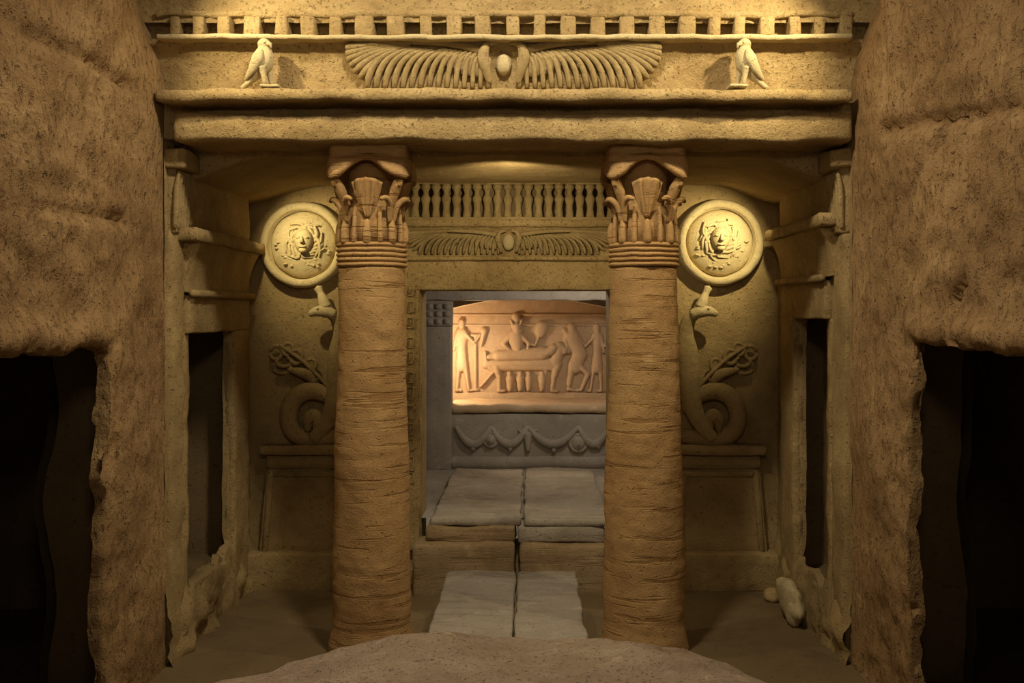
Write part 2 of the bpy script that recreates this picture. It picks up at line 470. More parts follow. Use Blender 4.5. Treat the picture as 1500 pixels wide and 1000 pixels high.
# burial chamber shell
CXL, CXR, CZF, CZT = -1.95, 1.9, 0.56, 2.95
YN, YW = 11.5, 12.4                     # niche front and carved end wall
def nfn(a): return a
cw = join(sheet(lambda u, v: (CXL, YB + 0.3 + u * (YN - YB - 0.3), CZF + v * (CZT - CZF)), 20, 18),
          sheet(lambda u, v: (CXR, YB + 0.3 + u * (YN - YB - 0.3), CZF + v * (CZT - CZF)), 20, 18))
struct(build('wall_chamber', rough(cw, 0.015, 3), 'grey'))
struct(build('ceiling_chamber', rough(sheet(lambda u, v: (CXL + u * (CXR - CXL), YB + 0.3 + v * (YN - YB - 0.3), CZT), 20, 16), 0.015, 3), 'grey'))
struct(build('floor_chamber', rough(sheet(lambda u, v: (CXL + u * (CXR - CXL), YB + 0.02 + v * (YW - YB), CZF), 30, 24), 0.01, 3), 'grey'))
NX0, NX1, NZ1 = PX(662, YN), PX(899, YN), PZ(439, YN)
def chmap(u, v): return (u, YN, v)
struct(build('wall_niche', holed(chmap, (0, -1, 0), CXL, CXR, CZF - 0.05, CZT, [(NX0, NX1, CZF - 0.06, NZ1)], 0.12, 0.06,
       lambda u, v, p, wv: Vector((0, 0.006 * noise.noise(Vector((u * 4, v * 4, 1))), 0))), 'grey'))
struct(build('wall_niche_sides', rough(join(
        sheet(lambda u, v: (-1.16, YN + 0.1 + u * (YW - YN), CZF + v * 2.2), 12, 20),
        sheet(lambda u, v: (1.16, YN + 0.1 + u * (YW - YN), CZF + v * 2.2), 12, 20)), 0.01, 4), 'tomb'))
def vault_fn(u, v):
    x = -1.2 + 2.4 * u; return (x, YN + 0.1 + v * (YW - YN), 2.27 + 0.205 * (1 - (x / 1.2) ** 2))
struct(build('ceiling_niche_vault', rough(sheet(vault_fn, 36, 14), 0.006, 4), 'tomb'))
struct(build('wall_carved_end', rough(sheet(lambda u, v: (-1.2 + 2.4 * u, YW, CZF + v * 2.1), 60, 50), 0.012, 3), 'tomb'))

# ================================================================== ENTABLATURE
ent = thing('entablature', 'carved stone entablature with a long row of dentils above the two columns', 'entablature', (AX, 6.8, 3.44))
YE = 6.6
build('architrave', rbox(PX(253, YE), PX(1251, YE), YE, 7.1, PZ(207, YE), PZ(165, YE), 0.05, 0.03, 0.022, 3.0, 1, 0.007), 'facade', ent)
build('backing', rbox(XL - 0.15, XR + 0.15, 6.76, 7.08, 3.46, 4.32, 0.08, 0.01, 0.012, 3, 2), 'facade', ent)
build('ledge', rbox(PX(226, 6.5), PX(1250, 6.5), 6.5, 6.9, PZ(147, 6.5), PZ(129, 6.5), 0.04, 0.022, 0.014, 4, 3, 0.006), 'facade', ent)
def frieze_fn(u, v):
    x = XL - 0.1 + u * (XR - XL + 0.2); z = 3.70 + v * 0.40
    y = 6.745 - 0.07 * v ** 2.2 + 0.012 * noise.fractal(Vector((x * 3, z * 3, 4)), 1, 2, 4)
    return (x, y, z)
build('frieze', sheet(frieze_fn, 150, 16), 'facade', ent)
build('dentil_sill', rbox(PX(230, YE), PX(1250, YE), 6.585, 6.85, PZ(58, YE), PZ(50.5, YE), 0.04, 0.012, 0.010, 5, 5, 0.005), 'pale', ent)
build('dentil_top', rbox(PX(224, YE), PX(1254, YE), 6.622, 6.85, PZ(23, YE), PZ(13, YE), 0.04, 0.015, 0.016, 4, 6, 0.008), 'facade', ent)
gaps = [236, 272, 308, 346, 392, 430, 470, 510, 556, 603, 643, 687, 730, 771, 810, 854, 897, 942, 986, 1030, 1066, 1104, 1146, 1184, 1222]
for i in range(len(gaps)):
    a = gaps[i] + 10.5; b = (gaps[i + 1] - 10.5) if i + 1 < len(gaps) else 1250
    a += random.uniform(-1.5, 1.5); b += random.uniform(-1.5, 1.5)
    build('dentil', rbox(PX(a, YE), PX(b, YE), 6.612 + random.uniform(-0.01, 0.012), 6.80, PZ(51.5, YE), PZ(22, YE), 0.03, 0.012, 0.010, 8, i), 'facade', ent)

# falcons on the ledge
def falcon(side):
    Yb = 6.60
    cx = 383 if side < 0 else 1095
    s = 1 if side < 0 else -1           # +1: breast toward the axis on +x
    t = thing('falcon_statue', 'pale carved stone falcon standing on the entablature ledge', 'falcon', (PX(cx, Yb), Yb, 3.74), 'falcons on the entablature ledge')
    def q(dx, y, dy=0): return Vector((PX(cx + s * dx, Yb), Yb + dy, PZ(y, Yb)))
    k = Yb / F
    body = join(tube([q(5, 64, -.03), q(6, 72, -.035), q(7, 84, -.035), q(5, 96, -.035), q(-3, 108, -.03), q(-14, 119, -.025), q(-25, 129.5, -.02)], [8 * k, 9 * k, 13 * k, 14 * k, 9.5 * k, 5 * k, 3.2 * k], 16, (1, 0.95), True, 4),
                ellipsoid(q(6, 67, -.035), (9.5 * k, 9.5 * k, 8.5 * k)))
    b = build('body', body, 'pale', t)
    build('beak', tube([q(12, 67, -.06), q(17, 69, -.065), q(18, 74, -.065)], [4 * k, 2.8 * k, 1 * k], 8), 'pale', b)
    build('eye', ellipsoid(q(9, 66, -.075), (1.8 * k, .006, 1.8 * k), 8, 6), 'pale', b)
    build('wing', tube([q(3, 77, -.085), q(0, 90, -.10), q(-8, 105, -.085), q(-21, 120, -.05)], [4 * k, 8.5 * k, 6.5 * k, 1.6 * k], 12, (1, 0.45), True, 4), 'pale', t)
    build('tail', tube([q(-8, 114, -.04), q(-17, 123, -.04), q(-27, 131, -.035)], [3 * k, 3.4 * k, 3.4 * k], 10, (1, 0.8), True, 3), 'pale', t)
    for d, yy in ((8, -0.07), (14, -0.005)):
        l = build('leg', tube([q(d - 3, 102, yy), q(d - 1, 112, yy), q(d + 1, 127, yy)], [6.5 * k, 4.2 * k, 2.6 * k], 10, None, True, 3), 'pale', t)
        build('foot', tube([q(d - 1, 129, yy), q(d + 9, 130, yy)], [3.2 * k, 2 * k], 8), 'pale', l)
    build('perch', rbox(*sorted((q(3, 0).x, q(30, 0).x)), Yb - 0.09, Yb + 0.06, PZ(131.5, Yb), PZ(127, Yb), 0.03, 0.008, 0.006, 8, 3), 'pale', t)
falcon(-1); falcon(1)

# winged sun discs
def bez(a, b, c, n=6):
    return [a * (1 - t) ** 2 + b * 2 * t * (1 - t) + c * t * t for t in [i / n for i in range(n + 1)]]
def winged_disc(name, label, cx, top, bot, half, Y, yoff, mat, nf, disc_r):
    k = Y / F; H = bot - top
    t = thing(name, label, 'relief', (PX(cx, Y), Y, PZ(bot, Y)))
    def W(px, py, d=0): return Vector((PX(px, Y), Y - d + yoff(py), PZ(py, Y)))
    build('sun_disc', ellipsoid(W(cx, top + 0.5 * H, 0.012), (disc_r * k, 0.055 if H > 50 else 0.035, disc_r * 1.35 * k), 18, 12), 'pale', t)
    for s in (-1, 1):
        # cobra hanging beside the disc
        sc = H / 65.0
        cob = tube([W(cx + s * 8 * sc, top + 0.05 * H, .02), W(cx + s * 22 * sc, top + 0.10 * H, .035), W(cx + s * 29 * sc, top + 0.36 * H, .05), W(cx + s * 24 * sc, top + 0.66 * H, .05), W(cx + s * 20 * sc, top + 0.9 * H, .04)],
                   [3 * k * sc, 5 * k * sc, 8.5 * k * sc, 6.5 * k * sc, 3.5 * k * sc], 10, (1, 0.8), True, 4)
        build('cobra', cob, mat, t)
        # shoulder of the wing
        build('wing_arm', tube([W(cx + s * 30 * sc, top + .2 * H, .015), W(cx + s * half * .4, top + .05 * H, .012), W(cx + s * half * .86, top + .06 * H, .006)],
              [7 * k * sc, 5 * k * sc, 2.5 * k * sc], 8, (1, 0.7), True, 5), mat, t)
        for i in range(nf):            # long feathers
            f = i / (nf - 1)
            if f < 0.72:
                g = f / 0.72
                ex = cx + s * (0.10 + 0.80 * g ** 1.05) * half; ey = bot - 1.0
                sx = cx + s * (0.09 + 0.52 * g) * half; sy = top + (0.36 - 0.22 * g) * H
                mx = ex - s * 0.02 * half * g; my = sy + 0.10 * H
            else:
                g = (f - 0.72) / 0.28
                ex = cx + s * (0.90 + 0.10 * math.sin(min(1, g * 1.25) * math.pi / 2)) * half; ey = bot - (0.14 + 0.70 * g) * H
                sx = cx + s * (0.61 - 0.02 * g) * half; sy = top + (0.14 - 0.09 * g) * H
                mx = ex - s * 0.11 * half; my = sy + 0.06 * H + 0.1 * H * (1 - g)
            e_ = .010 if H > 50 else 0.0
            pth = bez(W(sx, sy, .012 + e_), W(mx, my, .024 + e_), W(ex, ey, .020 + e_), 7)
            wd = (0.055 + 0.045 * f) * half * 0.30 * k
            wd = min(wd, 5.0 * k * sc * (0.8 + 0.5 * f))
            build('feather', tube(pth, [wd * .4, wd * .65, wd * .8, wd * .86, wd * .88, wd * .92, wd * .9, wd * .75], 8, (1, 1.25)), mat, t)
        for i in range(int(nf * 0.45)):   # short scale feathers next to the body
            g = i / (nf * 0.45)
            ex = cx + s * (0.13 + 0.42 * g) * half; ey = top + (0.78 - 0.25 * g) * H
            sx = cx + s * (0.11 + 0.30 * g) * half; sy = top + (0.28 - 0.10 * g) * H
            pth = bez(W(sx, sy, .022), W(ex, (sy + ey) / 2 - .1 * H, .03), W(ex, ey, .026), 5)
            wd = 4.2 * k * sc
            build('feather', tube(pth, [wd * .5, wd * .9, wd, wd, wd, wd * .8], 8, (1, 0.8)), mat, t)
    return t
winged_disc('winged_disc_relief', 'large winged sun disc relief spreading between the two falcons', 738, 62, 129, 228, 6.72,
            lambda py: 0.025 - 0.07 * max(0, min(1, (PZ(py, 6.72) - 3.70) / 0.40)) ** 2.2, 'relief', 21, 12)

# ================================================================== COLUMNS
def column(cx, rb, rt, seed):
    cy = 7.0
    t = thing('papyrus_column', 'tapering orange sandstone column with a leafy capital under the architrave', 'column', (cx, cy, 0), 'columns carrying the entablature')
    zs = 2.62
    prof = [(0, 0)] + [(0, zs * i / 120) for i in range(121)]
    def fn(r, h, th):
        f = max(0.0, h / zs)
        rr = rb + (rt - rb) * f ** 0.9 + 0.012 * math.sin(math.pi * min(1, f * 1.4)) 
        q = Vector((cx + 0.35 * math.cos(th), 0.35 * math.sin(th) + seed, h))
        rr += 0.0035 * noise.noise(Vector((math.cos(th) * 0.9 + seed, math.sin(th) * 0.9, h * 20 + 0.8 * math.cos(th + seed)))) + 0.012 * noise.fractal(q * 2.5, 1, 2, 4) + 0.003 * noise.noise(q * 18)
        rr += 0.03 * smooth(0.25, 0.0, h)
        return rr, h
    prof = [(1, -0.02)] + [(1, zs * i / 150) for i in range(151)]
    build('shaft', lathe(prof, 72, (cx, cy, 0), 'z', fn), 'column', t)
    # five tied neck rings
    for i in range(5):
        z = 2.625 + i * 0.033
        r0 = rt + 0.004
        pr = [(r0 - 0.02, 0)] + [(r0 + 0.012 * math.sin(math.pi * a / 6), 0.031 * a / 6) for a in range(7)] + [(r0 - 0.02, 0.031)]
        build('neck_ring', rough(lathe(pr, 56, (cx, cy, z)), 0.004, 9, seed), 'column', t)
    # core of the capital
    pr = [(rt - 0.02, 2.77), (rt - 0.035, 2.9), (rt - 0.045, 3.04), (rt - 0.065, 3.12), (rt - 0.07, 3.24), (rt - 0.06, 3.40)]
    build('capital_core', rough(lathe(pr, 56, (cx, cy, 0)), 0.006, 7, seed), 'column', t)
    # reed stems, long and short in turn
    n = 16
    for i in range(n):
        th = -math.pi / 2 + 2 * math.pi * i / n
        d = Vector((math.cos(th), math.sin(th), 0))
        wd = 0.030 if i % 2 == 0 else 0.019
        top = 3.02 if i % 2 else 2.93
        c0 = Vector((cx, cy, 0))
        build('reed_stem', tube([c0 + d * (rt - .004) + Vector((0, 0, 2.785)), c0 + d * (rt - .004) + Vector((0, 0, 2.88)), c0 + d * (rt - .012) + Vector((0, 0, top))], [wd, wd * .9, wd * .62], 8, None, True, 3), 'column', t)
    # four ribbed lotus blooms and four curled side leaves
    for i in range(8):
        th = -math.pi / 2 + math.pi / 4 * i
        d = Vector((math.cos(th), math.sin(th), 0)); sd = Vector((-d.y, d.x, 0)); c0 = Vector((cx, cy, 0))
        if i % 2 == 0:
            def lf(u, v):
                hw = 0.022 + 0.082 * v ** 0.8; x = (u - 0.5) * 2
                z = 2.95 + 0.26 * v - 0.03 * x * x * v
                rr = rt - 0.012 + 0.048 * v ** 1.4 - 0.035 * x * x + 0.013 * math.cos(x * 3.5 * math.pi) * (0.3 + 0.7 * v)
                return c0 + d * rr + sd * (x * hw) + Vector((0, 0, z))
            fr = sheet(lf, 28, 12)
            def lb(u, v): return lf(u, v) - d * 0.045
            bk = sheet(lb, 28, 12)
            V, Fc = join(fr, bk); nn = 29 * 13
            ring = [(j * 29, (j + 1) * 29) for j in range(12)] + [(j * 29 + 28, (j + 1) * 29 + 28) for j in range(12)] + [(a, a + 1) for a in range(28)] + [(12 * 29 + a, 12 * 29 + a + 1) for a in range(28)]
            Fc += [(a, b, b + nn, a + nn) for a, b in ring]
            build('lotus_bloom', (V, Fc), 'column', t)
        else:
            for s in (-1, 1):
                p = [c0 + d * (rt - .01) + sd * s * .015 + Vector((0, 0, 2.92)), c0 + d * (rt + .015) + sd * s * .03 + Vector((0, 0, 3.03)), c0 + d * (rt + .035) + sd * s * .075 + Vector((0, 0, 3.075)), c0 + d * (rt + .03) + sd * s * .12 + Vector((0, 0, 3.065))]
                build('curled_leaf', tube(p, [.015, .021, .020, .012], 10, None, True, 4), 'column', t)
            p = [c0 + d * (rt - .02) + Vector((0, 0, 3.03)), c0 + d * (rt + .03) + Vector((0, 0, 3.13)), c0 + d * (rt + .07) + Vector((0, 0, 3.19)), c0 + d * (rt + .075) + Vector((0, 0, 3.155))]
            build('corner_leaf', tube(p, [.03, .036, .032, .018], 10, None, True, 4), 'column', t)
    # abacus with a scalloped, drooping lip
    rings = []
    def sq(th, h): return h / max(abs(math.cos(th)), abs(math.sin(th))) * (0.86 + 0.14 * max(abs(math.cos(th)), abs(math.sin(th))))
    n = 96; V = []; Fc = []
    lev = 9
    for L in range(lev):
        for k in range(n):
            th = 2 * math.pi * k / n
            dg = abs(math.sin(2 * th)) ** 2.4            # 1 at the corners
            zb = 3.318 - 0.125 * dg; ro = 0.272 + 0.075 * dg
            s_ = min(sq(th, 0.258), 0.33)
            pro = [(s_, 3.462), (s_ * 1.01, 3.42), (s_ * 1.01, 3.36), (s_ * 0.6 + ro * 0.42, 3.355 - 0.04 * dg), (ro, zb + 0.045), (ro + 0.006, zb + 0.02), (ro - 0.012, zb), (ro - 0.05, zb + 0.02), (rt - 0.05, 3.37)]
            r, z = pro[L]
            p = Vector((cx + r * math.cos(th), cy + r * math.sin(th), z))
            p += nvec(p, 6, 0.012, seed) + nvec(p, 18, 0.006, seed + 2); V.append(p)
    for L in range(lev - 1):
        for k in range(n): Fc.append((L * n + k, L * n + (k + 1) % n, (L + 1) * n + (k + 1) % n, (L + 1) * n + k))
    Fc.append(tuple(range(n)))
    build('abacus', (V, Fc), 'column', t)
column(PX(545, 7.0), 0.262, 0.226, 1.3)
column(PX(943, 7.0), 0.278, 0.226, 6.1)

# ================================================================== DOORWAY
door = struct_empty('door_1', ((DX0 + DX1) / 2, YB, 0.56))
fx0, fx1 = PX(589, YB), PX(921, YB)
build('jamb', rbox(fx0, DX0, YB - 0.07, YB + 0.06, 0.3, DZ1 + 0.01, 0.05, 0.012, 0.012, 4, 1, 0.004), 'facade', door)
build('jamb', rbox(DX1, fx1, YB - 0.07, YB + 0.06, 0.3, DZ1 + 0.01, 0.05, 0.012, 0.012, 4, 2, 0.004), 'facade', door)
build('lintel', rbox(fx0, fx1, YB - 0.08, YB + 0.06, DZ1, PZ(383, YB), 0.05, 0.012, 0.012, 4, 3, 0.004), 'facade', door)
build('torus_moulding', tube([(fx0 - .02, YB - .085, PZ(380, YB)), (AX, YB - .085, PZ(379, YB)), (fx1 + .02, YB - .085, PZ(380, YB))], 0.02, 10, None, True, 8), 'facade', door)
def cav(u, v):
    x = fx0 - 0.04 + u * (fx1 - fx0 + 0.08); return (x, YB - 0.04 - 0.10 * v ** 2.5, PZ(377, YB) + v * (PZ(331, YB) - PZ(377, YB)))
build('cavetto', rough(sheet(cav, 60, 10), 0.006, 5), 'facade', door)
build('cornice', rbox(fx0 - 0.06, fx1 + 0.06, YB - 0.16, YB + 0.04, PZ(332, YB - .15), PZ(321, YB - .15), 0.05, 0.012, 0.008, 5, 4, 0.004), 'facade', door)
# carved cartouche blocks down the jambs
for side, xx in ((-1, 602.5), (1, 908)):
    for j in range(13):
        yy = 400 + j * 25 + random.uniform(-3, 3); hh = random.uniform(7, 10)
        c = pt(xx, yy, YB); hw = 0.026
        zt = hh * YB / F
        fr = [c + Vector((-hw, -.073, -zt)), c + Vector((hw, -.073, -zt)), c + Vector((hw, -.073, zt)), c + Vector((-hw, -.073, zt)), c + Vector((-hw, -.073, -zt))]
        g = build('carved_sign', tube(fr, 0.007, 6), 'facade', door)
        if j % 2: build('carved_stroke', tube([c + Vector((-hw * .4, -.073, -zt * .5)), c + Vector((hw * .3, -.073, zt * .5))], 0.006, 6), 'facade', g)
# shade-coloured panel behind the cobra row
winged_disc('winged_disc_relief', 'small winged sun disc relief on the door cornice below the cobra row', 745, 337, 372, 152, YB - 0.10,
            lambda py: 0.055 - 0.09 * max(0, min(1, (375 - py) / 42.0)) ** 2.2, 'relief', 20, 9)

# row of rearing cobras
YU = YB - 0.10
fr = thing('cobra_frieze', 'row of rearing stone cobras with sun discs above the doorway', 'frieze', (AX, YB, PZ(322, YB)))
build('plinth', rbox(fx0 - 0.04, fx1 + 0.04, YU - 0.05, YB + 0.03, PZ(323, YU), PZ(318.5, YU), 0.05, 0.006, 0.004, 6, 2), 'relief', fr)
build('top_band', rbox(fx0 - 0.04, fx1 + 0.04, YU - 0.03, YB + 0.03, PZ(270, YU), PZ(262, YU), 0.05, 0.01, 0.008, 6, 2), 'relief', fr)
build('recess_shade', rbox(fx0 - 0.04, fx1 + 0.04, YB - 0.005, YB + 0.05, PZ(322, YU), PZ(266, YU), 0.08, 0.004), 'dark', fr)  # dark sheet standing in for the shade between the cobras
pr = [(320, 6.6), (314, 5.6), (306, 4.6), (299, 5.4), (293, 7.1), (290, 6.9), (286, 4.2), (283, 3.6), (279.5, 4.6), (276, 7.0), (273.5, 7.2), (270.5, 5.6), (267, 7.2)]
k = YU / F
prof = [(wd * k, (320 - y) * k) for y, wd in pr]
pv = lathe([(0.6 * prof[0][0], -0.004)] + prof, 12)
pv = ([Vector((p.x, p.y * 0.9, p.z)) for p in pv[0]], pv[1])
cob_me = None
px = 593.5
while px < 922:
    loc = (PX(px, YU), YU, PZ(319.5, YU))
    if cob_me is None:
        o = build('rearing_cobra', pv, 'relief', fr, True, loc); cob_me = o.data
        dv = ellipsoid((0, -0.004, (320 - 274.5) * k), (6.6 * k, 0.038, 5 * k), 12, 8)
        d = build('sun_disc', dv, 'relief', o, True, loc); disc_me = d.data
    else:
        o = link('rearing_cobra', cob_me, None, fr, loc); d = link('sun_disc', disc_me, None, o, loc)
    px += 15.05
# ================================================================== MEDUSA SHIELDS
def shield(px, py, seed, lean):
    c = pt(px, py, YB); x, z = c.x, c.z
    t = thing('medusa_shield', 'round golden stone shield with a medusa head on the porch back wall', 'shield', (x, YB, z - 0.39), 'shields above the serpents')
    R = 0.368
    build('rim', rough(lathe([(R - .005, -.02), (R, .06), (R - .012, .095), (R - .035, .108), (R - .065, .104), (R - .076, .085), (R - .078, .01)], 72, (x, YB, z), 'y'), 0.007, 6, seed), 'pale', t)
    pr = [(R - .08, .0), (R - .092, .045), (R - .11, .062), (R - .14, .078), (R - .18, .094), (.12, .105), (.06, .112), (.01, .114)]
    b = build('disc', rough(lathe(pr, 64, (x, YB, z), 'y'), 0.008, 7, seed), 'pale', t)
    fy = YB - 0.125; hx = x + lean; hz = z + 0.03
    head = join(ellipsoid((hx, fy, hz), (.062, .055, .08), 18, 14),
                tube([(hx, fy - .05, hz + .025), (hx, fy - .068, hz - .012)], [.008, .016], 8),
                ellipsoid((hx - .026, fy - .045, hz + .018), (.016, .012, .009), 10, 6), ellipsoid((hx + .026, fy - .045, hz + .018), (.016, .012, .009), 10, 6),
                tube([(hx - .022, fy - .044, hz - .038), (hx, fy - .05, hz - .042), (hx + .022, fy - .044, hz - .038)], .007, 8),
                ellipsoid((hx, fy - .03, hz - .064), (.028, .022, .018), 10, 8))
    hc = Vector((hx, fy, hz)); head = ([hc + (Vector(p) - hc) * 1.28 for p in head[0]], head[1])
    build('medusa_head', head, 'pale', t)
    rd = random.Random(seed)
    for i in range(26):
        th = 2 * math.pi * i / 26 + rd.uniform(-.1, .1)
        L = rd.uniform(.05, .11); r0 = .078
        p = []
        for s in range(5):
            f = s / 4; a = th + 0.35 * math.sin(f * 6 + i)
            rr = r0 + L * f
            p.append((hx + rr * math.cos(a), fy + .022 - .012 * math.sin(f * 3), hz + rr * 1.02 * math.sin(a)))
        build('snake_lock', tube(p, [.014, .016, .014, .012, .007], 7, None, True, 2), 'pale', t)
    for i in range(22):                       # scaly aegis of small knobs
        th = math.pi * 0.95 + math.pi * 1.1 * rd.random()
        rr = rd.uniform(.15, .235)
        build('knob', ellipsoid((x + rr * math.cos(th), YB - .09, z + rr * math.sin(th)), (rd.uniform(.012, .022), .016, rd.uniform(.009, .015)), 8, 6), 'pale', t)
shield(446, 359, 3, 0.02); shield(1053, 356, 8, -0.01)

# ================================================================== SERPENTS AND PEDESTALS
def serpent(side):
    s = side
    def mp(px, py, d=0.05):     # drawn on the right-hand side, mirrored about the axis for the other
        p = pt(px, py, YB); x = p.x if s > 0 else 2 * AX - p.x
        return Vector((x, YB - d, p.z))
    base = mp(1040, 650)
    t = thing('serpent_relief', 'coiled crowned stone serpent standing on a pedestal below a round shield', 'serpent', (base.x, YB, base.z), 'serpents beside the doorway')
    k = YB / F
    body = tube([mp(1000, 637, .05), mp(1022, 640, .06), mp(1046, 642, .06), mp(1068, 634, .07), mp(1078, 612, .08), mp(1072, 586, .09), mp(1052, 572, .09), mp(1030, 574, .085), mp(1014, 585, .075), mp(1004, 600, .07)],
                [11 * k, 12 * k, 12.5 * k, 13 * k, 13.5 * k, 13.5 * k, 13 * k, 12 * k, 11 * k, 10 * k], 16, (1, 0.85), True, 5)
    b = build('coils', body, 'back', t)
    build('tail', tube([mp(1050, 628, .10), mp(1048, 612, .12), mp(1040, 606, .12), mp(1034, 618, .11), mp(1038, 640, .10), mp(1044, 646, .09)], [5 * k, 9 * k, 10 * k, 9 * k, 7 * k, 4 * k], 12, (1, 0.8), True, 5), 'back', b)
    neck = tube([mp(1042, 640, .10), mp(1026, 622, .12), mp(1014, 600, .125), mp(1008, 575, .12), mp(1006, 545, .11), mp(1004, 515, .10), mp(1001, 490, .11), mp(1004, 470, .13), mp(1015, 459, .15)],
                [9 * k, 11 * k, 13 * k, 14.5 * k, 16 * k, 16 * k, 12 * k, 9 * k, 8 * k], 16, (1, 0.7), True, 5)
    build('neck', neck, 'relief', t)
    h = build('head', join(tube([mp(1010, 461, .15), mp(1022, 456, .165), mp(1034, 456, .165), mp(1045, 460, .16)], [7.5 * k, 9 * k, 7.5 * k, 4 * k], 12, (1, 0.9), True, 4)), 'pale', t)
    build('eye', ellipsoid(mp(1032, 452, .205), (2 * k, .008, 2 * k), 8, 6), 'pale', h)
    cr = build('crown', tube([mp(1022, 450, .15), mp(1026, 440, .145), mp(1030, 430, .13), mp(1034, 422, .12)], [9 * k, 7.5 * k, 5 * k, 6.5 * k], 12, None, True, 4), 'pale', t)
    build('crown_band', tube([mp(1014, 451, .15), mp(1022, 449, .155), mp(1031, 450, .15)], [3.2 * k, 3.6 * k, 3.2 * k], 8, None, True, 3), 'pale', cr)
    # tasselled wand with looping ribbons
    build('wand', tube([mp(1018, 568, .10), mp(1036, 548, .10), mp(1060, 526, .085), mp(1092, 505, .06)], [2.6 * k, 2.8 * k, 3 * k, 3 * k], 8, None, True, 4), 'relief', t)
    def loop(cx, cy, rx, ry, a0, a1, r, d):
        n = 14; return tube([mp(cx + rx * math.cos(a0 + (a1 - a0) * i / n), cy + ry * math.sin(a0 + (a1 - a0) * i / n), d) for i in range(n + 1)], r * k, 8)
    for (cx, cy, rx, ry, a0, a1, r, d) in ((1098, 516, 9, 10, 0.3, 6.0, 3, .05), (1080, 511, 8, 9, 2.2, 8.0, 3, .06), (1086, 529, 11, 7, -0.5, 4.2, 3, .06), (1068, 522, 9, 10, 0.6, 5.4, 3.2, .07), (1064, 538, 12, 6, -0.4, 3.4, 3, .06), (1046, 533, 7, 8, 1.2, 5.5, 2.8, .07), (1088, 541, 12, 5, 0.0, 3.1, 2.6, .045)):
        build('ribbon', loop(cx, cy, rx, ry, a0, a1, r, d), 'relief', t)
    build('leaf_tuft', tube([mp(1040, 560, .09), mp(1050, 548, .10), mp(1066, 543, .09), mp(1080, 540, .07)], [4 * k, 8 * k, 6 * k, 2 * k], 10, (1, .6), True, 3), 'back', t)

    # pedestal: slab, tapering pylon front with a framed panel, low plinth
    xa, xb = mp(985, 0).x, mp(1117, 0).x; x0, x1 = min(xa, xb), max(xa, xb)
    cx = (x0 + x1) / 2
    ped = thing('serpent_pedestal', 'tapering stone pedestal with a flat top slab under a coiled serpent', 'pedestal', (cx, YB - .1, 0), 'pedestals under the serpents')
    build('top_slab', rbox(x0, x1, YB - .17, YB + .03, PZ(667, YB - .17), PZ(653, YB - .17), .05, .012, .010, 5, s, .004), 'back', ped)
    build('cavetto', rbox(x0 + .04, x1 - .04, YB - .12, YB + .03, PZ(684, YB), PZ(664, YB), .05, .02, .008, 5, s), 'back', ped)
    zt = PZ(684, YB); zb = 0.30
    build('pylon', rbox(x0 - .02, x1 + .02, YB - .11, YB + .03, zb, zt, .06, .012, .008, 5, s + 3, .004, taper=0.16), 'back', ped)
    fw = 0.055
    for nm, q in (('frame_rail', [(x0 + .10, zt - .04), (x1 - .10, zt - .04)]), ('frame_post', [(x0 + .085, zt - .02), (x0 + .03, zb)]), ('frame_post', [(x1 - .085, zt - .02), (x1 - .03, zb)])):
        build(nm, tube([(q[0][0], YB - .112, q[0][1]), (q[1][0], YB - .112, q[1][1])], fw * .5, 10, (1, .55)), 'back', ped)
    build('plinth', rbox(x0 - .14, x1 + .10, YB - .20, YB + .03, -0.02, 0.31, .06, .02, .015, 4, s + 5, .006), 'back', ped)
serpent(1); serpent(-1)

# ================================================================== SIDE SHRINES
def shrine(side, hole):
    X0 = XL if side < 0 else XR
    s = -side
    t = thing('niche_shrine', 'wider dark wall niche in a golden stone frame with a crumbled sill' if side < 0 else 'narrower dark wall niche in a greyer stone frame with a pale stone at its foot', 'shrine', (X0, (hole[0] + hole[1]) / 2, 0), 'shrines facing each other across the porch')
    def bx(a, b): return (min(X0 + s * a, X0 + s * b), max(X0 + s * a, X0 + s * b))
    y0, y1, z0, z1 = hole
    zc = 2.80 if side < 0 else 2.90; yb = 8.55 if side < 0 else 8.42
    zband = 2.44 if side < 0 else 2.55
    build('post', rbox(*bx(-.03, .015), y0 - .12, y0 - .01, 0.02, z1 + .01, .05, .012, .014, 5, 1, .006), 'facade', t)
    build('post', rbox(*bx(-.03, .05), y1, yb, 0.02, z1 + .01, .05, .012, .014, 5, 2, .006), 'facade', t)
    build('lintel', rbox(*bx(-.03, .05), y0 - .10, yb, z1, zband, .05, .012, .010, 5, 3, .005), 'facade', t)
    build('torus_moulding', tube([(X0 + s * .07, y0 - .12, zband + .01), (X0 + s * .07, yb + .03, zband + .01)], 0.026, 10), 'facade', t)
    yf = 6.97
    def cv(u, v): return (X0 + s * (.045 + .09 * v ** 2.4), yf + u * (yb - yf), zband + .02 + v * (zc - zband - .02))
    def ce(u, v): return (X0 + s * (-.04 + u * (.085 + .09 * v ** 2.4)), yb, zband + .02 + v * (zc - zband - .02))
    def cf(u, v): return (X0 + s * (-.04 + u * (.085 + .09 * v ** 2.4)), yf, zband + .02 + v * (zc - zband - .02))
    build('cavetto', rough(join(sheet(cv, 28, 12), sheet(ce, 4, 12), sheet(cf, 4, 12)), .006, 5), 'facade', t)
    build('cornice', rbox(*bx(-.02, .17), 6.86, yb + .07, zc, zc + .085, .05, .014, .012, 5, 4, .005), 'facade', t)
    build('gable_block', rbox(*bx(-.03, .07), 7.0, yb - .04, zc + .08, 3.34, .06, .07, .014, 4, 5, .006), 'facade', t)
    build('sill', rbox(*bx(-.10, .03), y0 - .05, y1 + .04, -0.01, z0 - .02, .05, .03, .03, 5, 6, .012), 'back', t)
shrine(-1, holeL); shrine(1, holeR)

